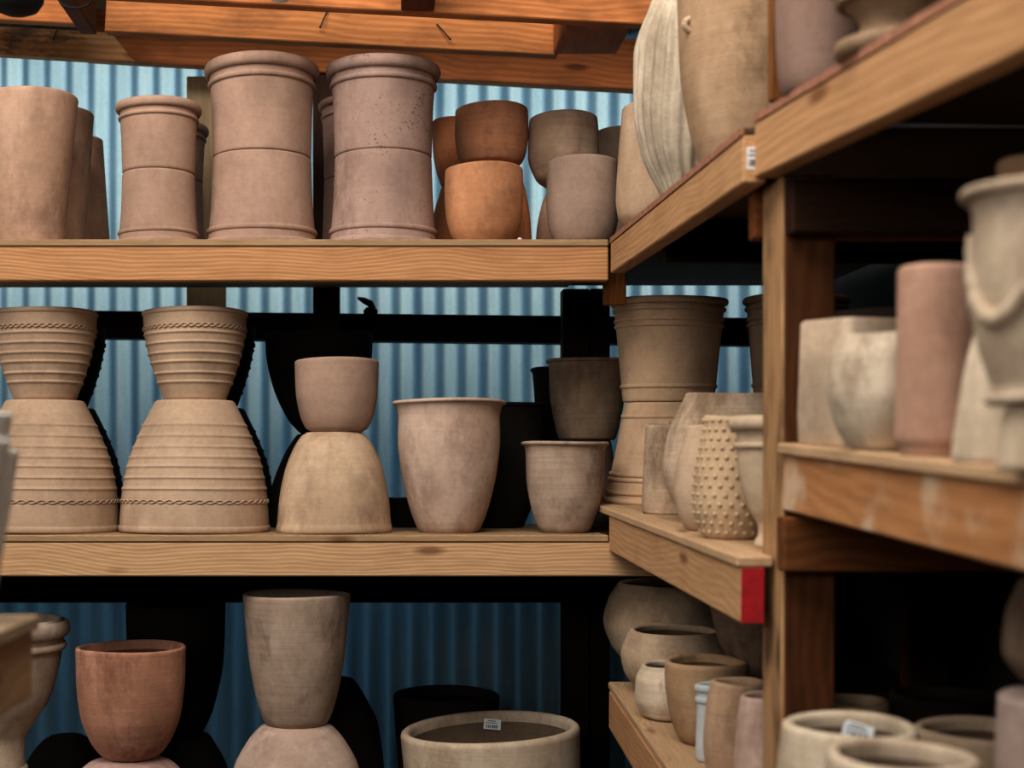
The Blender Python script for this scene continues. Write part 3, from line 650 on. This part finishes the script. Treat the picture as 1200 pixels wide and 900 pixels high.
def marks(root, h, prof, col, mat, b):
    bm = bmesh.new(); rnd = random.Random(5); a0 = math.radians(232)
    for i in range(9):
        zz = h*(.62-.055*i)
        for k in range(2):
            a = a0+.16*k+rnd.uniform(-.03, .03); r = interp(prof, zz/h)+.0006
            M = Matrix.Translation((r*math.cos(a), r*math.sin(a), zz)) @ Vector((math.cos(a), math.sin(a), 0)).to_track_quat('Z', 'Y').to_matrix().to_4x4()
            if rnd.random() < .75: bmesh.ops.create_cube(bm, size=1, matrix=M @ Matrix.Diagonal((.004, .003, .0006, 1)))
    mesh_obj('printed_marks', bm, M_INK, root)
pot('slim_vase', 'slim white grey vase with a ringed neck and dark marks on the bottom right shelf', X=.648, D=2.03, zb=ZL, frame=F1b, ztop=WZ(801, 2.03), prof=[(0, .03), (.1, .032), (.6, .030), (1, .031)], tint='b9bcbc', mat=CL_SMOOTH, th=.006, cat='vase', extra=marks, rings=[('rim', .95, .001, .003, .007), ('collar_ring', .80, .001, .0025, .006)])
pot('cup_pot', 'brown pot widening downward left of the upright post on the bottom right shelf', X=.659, D=1.915, zb=ZL, frame=F1b, ztop=WZ(797, 1.915), prof=[(0, .05), (.1, .058), (.4, .063), (.75, .058), (1, .050)], tint='a98c72', mat=CL_STREAK)
pot('cup_pot', 'pinkish beige pot touching the upright post on the bottom right shelf', X=.664, D=1.785, zb=ZL, frame=F1b, ztop=WZ(814, 1.785), prof=[(0, .052), (.3, .056), (.7, .052), (1, .045)], tint='b3988a', mat=CL)

# ------------------------------------------------------------------ pots on the nearest bottom right shelf
SECTION[0] = 'nearest bottom right shelf'
def inner_label(w, hgt, ang, tz, tiltz, seed, th):
    def f(root, h, prof, col, mat, b):
        a = math.radians(ang); r = interp(prof, tz)-th-.004
        n = Vector((-math.cos(a), -math.sin(a), .12)).normalized(); u = Vector((0, 0, 1)); xx = u.cross(n).normalized(); yy = n.cross(xx)
        M = Matrix(((xx.x, yy.x, n.x, r*math.cos(a)), (xx.y, yy.y, n.y, r*math.sin(a)), (xx.z, yy.z, n.z, tz*h), (0, 0, 0, 1))) @ Matrix.Rotation(tiltz, 4, 'Z')
        sticker(root, 'price_label', w, hgt, M, 8, seed)
    return f
pot('cone_planter', 'pale thick rimmed planter right of the post with a white label inside', X=.642, D=1.42, zb=0, frame=F4, ztop=WZ(846, 1.42), prof=[(0, .106), (.5, .1), (1, .09)], tint='beac94', mat=CL, th=.017, extra=inner_label(.042, .022, 62, .88, -.2, 4, .017))
pot('cone_planter', 'pale thick rimmed planter nearest the viewer at the bottom right', X=.603, D=1.20, zb=0, frame=F4, ztop=WZ(880, 1.20), prof=[(0, .092), (.5, .09), (1, .084)], tint='bda992', mat=CL, th=.015)
pot('cone_planter', 'tan thick rimmed planter in the second row at the bottom right', X=.868, D=1.50, zb=0, frame=F4, ztop=WZ(852, 1.50), prof=[(0, .1), (.5, .098), (1, .092)], tint='a8927a', mat=CL, th=.018)
z = pot('cone_planter', 'pinkish grey upturned pot at the bottom right edge carrying a dark pot', X=.80, D=1.20, zb=0, frame=F4, ztop=WZ(829, 1.14), prof=[(0, .086), (.5, .084), (1, .08)], tint='a9948a', mat=CL, inv=True)
pot('round_pot', 'dark brown round pot standing on the pinkish pot at the right edge', X=.832, D=1.20, zb=z+.004, ztop=WZ(679, 1.2), prof=[(0, .06), (.1, .08), (.35, .1), (.65, .097), (1, .08)], tint='74604f', mat=CL_STREAK)
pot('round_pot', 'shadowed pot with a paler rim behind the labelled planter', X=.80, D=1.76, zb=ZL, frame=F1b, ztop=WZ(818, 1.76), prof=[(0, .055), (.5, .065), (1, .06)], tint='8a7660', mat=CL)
pot('round_pot', 'dark pot in deep shadow behind the tan thick rimmed planter', X=.97, D=1.78, zb=ZL, frame=F1b, ztop=WZ(812, 1.78), prof=[(0, .07), (.5, .09), (1, .09)], tint='1e1815', mat=CL)  # shade behind the planter put into the dark tint

# ------------------------------------------------------------------ pots on the bottom back shelf
SECTION[0] = 'bottom back shelf'
pot('pedestal_urn', 'grey beige pedestal urn with a rolled double lip at the lower left edge', 0, 2.82, ZB, None, [(1000, 62), (975, 60), (950, 42), (930, 35), (912, 33), (905, 29), (880, 28), (866, 29), (850, 38), (820, 57), (790, 66), (765, 71), (745, 73), (725, 72)], 'b09c88', CL, cat='urn', th=.016,
    rings=[('rim', .955, .006, .012, .022), ('collar_ring', .875, .003, .007, .010), ('stem_ring', .305, .002, .006, .012), ('stem_ring', .262, .003, .008, .012)])
z2 = WZ(888, 2.80)
pot('round_pot', 'pinkish upturned pot under the reddish cup on the bottom shelf', 152, 2.80, ZB, None, [(1000, 78), (940, 72), (908, 62), (895, 50), (888, 33)], 'b2948a', CL, inv=True, ztop=z2)
pot('cup_pot', 'reddish brown scratched cup shaped pot at the left of the bottom shelf', 153.5, 2.80, z2+.001, None, [(888, 29), (882, 36), (865, 48), (835, 58.5), (795, 63), (757, 64)], 'b08068', CL_STREAK)
z = pot('round_pot', 'upturned pot in black shadow right behind the reddish cup', 206, 3.22, ZB, None, [(0, 66), (.5, 60), (1, 40)], '17120f', CL, inv=True, ztop=WZ(862, 3.22))  # shadowed pots of this shelf tinted near black, shade in the colour
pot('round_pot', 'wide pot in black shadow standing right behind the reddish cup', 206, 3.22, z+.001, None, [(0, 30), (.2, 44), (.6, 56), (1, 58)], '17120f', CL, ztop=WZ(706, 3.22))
z4 = WZ(848, 2.80)
pot('round_pot', 'pinkish beige upturned pot under the tall mottled pot of the bottom shelf', 347, 2.80, ZB, None, [(1000, 84), (950, 81), (900, 73), (870, 58), (855, 46), (848, 38)], 'b59c8c', CL, inv=True, ztop=z4)
pot('tall_pot', 'tall mottled grey brown pot stacked in the middle of the bottom shelf', 347.5, 2.80, z4+.001, None, [(848, 36), (840, 40), (810, 49), (770, 56), (720, 61), (695, 63.5)], 'a28c7a', CL_STREAK)
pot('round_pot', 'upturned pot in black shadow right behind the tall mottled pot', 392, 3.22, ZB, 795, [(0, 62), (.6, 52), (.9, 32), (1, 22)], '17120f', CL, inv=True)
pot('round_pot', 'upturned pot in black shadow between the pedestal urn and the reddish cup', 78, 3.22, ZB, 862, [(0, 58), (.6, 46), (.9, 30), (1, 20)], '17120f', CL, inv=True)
pot('wide_bowl', 'wide shallow pale round planter with a thick rim and a white label inside', 580, 2.905, ZB+.010, 851, [(0, 92), (.1, 98), (.4, 102), (1, 105.5)], 'b8a48e', CL, th=.026, cat='planter', tilt=(0, -.055, 0), extra=inner_label(.05, .030, 84, .87, -.12, 9, .026))
pot('wide_bowl', 'wide planter in deep shadow behind the labelled one', cx=523, D=3.335, zb=ZB, ztop=WZ(812, 3.335), prof=[(0, .145), (1, .166)], tint='1e1815', mat=CL, th=.02, cat='planter')  # deep shade put into the dark tint

# ------------------------------------------------------------------ whitewashed pots at the left edge
SECTION[0] = 'near left shelf'
pot('tapered_pot', 'whitewashed tapered pot at the left edge holding another pot', X=-.541, D=1.28, zb=ZK, ztop=WZ(526, 1.28), prof=[(0, .048), (1, .0815)], tint='ebe8e3', mat=CL_SMOOTH, th=.008)
pot('tapered_pot', 'whitewashed tapered pot nested inside another at the left edge', X=-.541, D=1.28, zb=ZK+.035, ztop=WZ(483, 1.28), prof=[(0, .036), (.78, .0645), (1, .074)], tint='ebe8e3', mat=CL_SMOOTH, th=.007)
pot('tapered_pot', 'whitewashed tapered pot nearest the viewer at the left edge', X=-.492, D=1.122, zb=ZK, ztop=WZ(514, 1.12), prof=[(0, .042), (1, .080)], tint='ebe8e3', mat=CL_SMOOTH, th=.008)

# ------------------------------------------------------------------ small things
def nail(x, y, z, dx, dz, label):
    bm = bmesh.new(); tube(bm, [(0, .02, 0), (0, -.004, 0), (dx*.4, -.012, dz*.4), (dx, -.016, dz)], .0022, 6)
    bmesh.ops.create_uvsphere(bm, u_segments=8, v_segments=5, radius=.0035, matrix=Matrix.Translation((dx, -.016, dz)))
    tag(mesh_obj('bent_nail', bm, M_IRON, None, (x, y, z), smooth=60), label, 'nail')
yb = dm(2.93)+CY
nail(WX(512, 2.93), yb, WZ(29, 2.93), .036, -.045, 'rusty bent nail standing out of the bright orange beam above the right tall stack')
nail(WX(384, 2.93), yb, WZ(13, 2.93), -.02, -.05, 'thin bent nail in the bright orange beam between the two tall stacks')
nail(WX(67, 3.36), .71, WZ(36, 3.36), -.008, -.032, 'bent nail in the scorched beam at upper left')
def lamp():
    D = dm(2.3); x, z = wx(18, D), wz(17, D)
    r = empty('hanging_lamp', (x, D+CY, z), 'black ribbed hanging lamp cut off by the top left edge', 'lamp')
    bm = bmesh.new()
    P = [(0, 0), (.03, .003), (.05, .012), (.062, .03), (.066, .06), (.06, .10), (.03, .13), (.012, .14), (0, .14)]
    spin(bm, P, 72, lambda rr, zz, a: (rr*(1+.03*math.sin(36*a)), zz))
    mesh_obj('shade', bm, M_BLACK, r, smooth=60)
    bm = bmesh.new(); tube(bm, [(0, 0, .13), (0, .01, .3), (0, .02, 4.895-z)], .004, 8); mesh_obj('cord', bm, M_BLACK, r, smooth=60)
    bm = bmesh.new(); pts = []
    for i in range(21):
        a = PI+PI*i/20; pts.append((wx(88, D)-x+.034*math.cos(a), .0, wz(1, D)-z+.016*math.sin(a)))
    pts = [(0, 0, .16), (.05, 0, .12)]+[p for p in pts]+[(pts[-1][0], .01, .3)]
    tube(bm, pts, .0028, 8); mesh_obj('cable_loop', bm, M_BLACK, r, smooth=60)
lamp()
def bulb():
    D = dm(2.5); x, z = wx(328, D), wz(2.5, D)
    r = empty('light_bulb', (x, D+CY, z), 'white globe bulb cut off by the top edge above the left tall stack', 'lamp')
    bm = bmesh.new(); bmesh.ops.create_uvsphere(bm, u_segments=32, v_segments=20, radius=.045, matrix=Matrix.Translation((0, 0, .045)))
    mesh_obj('globe', bm, M_BULB, r, smooth=60)
    bm = bmesh.new(); spin(bm, [(0, .082), (.016, .084), (.016, .13), (.006, .135), (0, .135)], 24); mesh_obj('socket', bm, M_BLACK, r, smooth=50)
    bm = bmesh.new(); tube(bm, [(0, 0, .13), (0, 0, 4.895-z)], .003, 8); mesh_obj('cord', bm, M_BLACK, r, smooth=60)
bulb()
def clamp():
    x, z = wx(430, D0+.9), wz(370.5, D0+.895)
    r = empty('spring_clamp', (x, .885, z), 'small black clamp sitting on the dark girt above the ochre dome stack', 'clamp')
    bm = bmesh.new(); bmesh.ops.create_cube(bm, size=1, matrix=Matrix.Translation((.012, 0, .012)) @ Matrix.Diagonal((.045, .03, .028, 1)))
    bmesh.ops.bevel(bm, geom=bm.edges[:], offset=.006, segments=2, affect='EDGES'); mesh_obj('jaw', bm, M_BLACK, r, smooth=50)
    bm = bmesh.new(); tube(bm, [(.02, 0, .02), (.01, 0, .04), (-.01, 0, .05), (-.03, 0, .058)], [.011, .012, .010, .004], 8); mesh_obj('handle', bm, M_BLACK, r, smooth=60)
clamp()
def chip(px, label, s):
    bm = bmesh.new(); bmesh.ops.create_icosphere(bm, subdivisions=2, radius=s)
    for v in bm.verts: v.co *= random.uniform(.75, 1.2); v.co.z *= .7
    tag(mesh_obj('stone_chip', bm, M_PAPER, None, (WX(px, 2.66), .012, ZT+s*.6), smooth=40), label, 'stone')
chip(609, 'white stone crumb at the shelf edge below the right side of the front orange pot', .006)

# ------------------------------------------------------------------ light, sky, camera
def area(name, loc, target, sx, sy, power, col):
    l = bpy.data.lights.new(name, 'AREA'); l.shape = 'RECTANGLE'; l.size = sx; l.size_y = sy; l.energy = power; l.color = col
    o = bpy.data.objects.new(name, l); C.objects.link(o); o.location = loc
    o.rotation_euler = (Vector(target)-Vector(loc)).to_track_quat('-Z', 'Y').to_euler(); return o
area('skylight_lamp', (-.75, -2.5, 4.2), (.0, 0, 1.6), 3.2, 1.6, 215, (1.0, .955, .89))
area('front_fill_lamp', (-.9, -4.9, 2.45), (.3, .3, 2.2), 2.2, .9, 50, (1.0, .96, .91))  # added fill behind the camera, brightens the shadowed top pots
area('side_opening_lamp', (-3.7, -1.9, 2.35), (.6, 0, 1.5), 1.4, 1.3, 42, (1.0, .97, .93))
sl = bpy.data.lights.new('hazy_sun', 'SUN'); sl.energy = 5.0; sl.angle = math.radians(30); sl.color = (1.0, .96, .86)
so = bpy.data.objects.new('hazy_sun', sl); C.objects.link(so)
so.rotation_euler = (Vector((.75, -1.0, -.5))).to_track_quat('-Z', 'Y').to_euler()
w = bpy.data.worlds.new('sky'); bpy.context.scene.world = w; w.use_nodes = True
bg = w.node_tree.nodes['Background']; bg.inputs[0].default_value = (.33, .66, 1.0, 1); bg.inputs[1].default_value = 1.5

cd = bpy.data.cameras.new('camera'); cam = bpy.data.objects.new('camera', cd); C.objects.link(cam)
cam.location = (0, CY, CZ); cam.rotation_euler = (PI/2, 0, 0)
cd.sensor_width = 36; cd.lens = 48; cd.sensor_fit = 'HORIZONTAL'
cd.shift_x = (600-PX)/1200; cd.shift_y = -(450-PY)/1200
cd.clip_start = .05
cd.dof.use_dof = True; cd.dof.focus_distance = 3.65; cd.dof.aperture_fstop = 2.7
S = bpy.context.scene; S.camera = cam
S.view_settings.view_transform = 'Standard'; S.view_settings.look = 'None'; S.view_settings.exposure = -.30; S.view_settings.gamma = .86
cnt = {}
for o in S.objects:
    if o.parent is None and '_s' in o: cnt.setdefault((o.name.split('.')[0], o['_s']), []).append(o)
for (n, sec), L_ in cnt.items():
    if len(L_) > 1:
        for o in L_: o['group'] = n.replace('_', ' ')+'s on the '+sec
for o in S.objects:
    if '_s' in o: del o['_s']
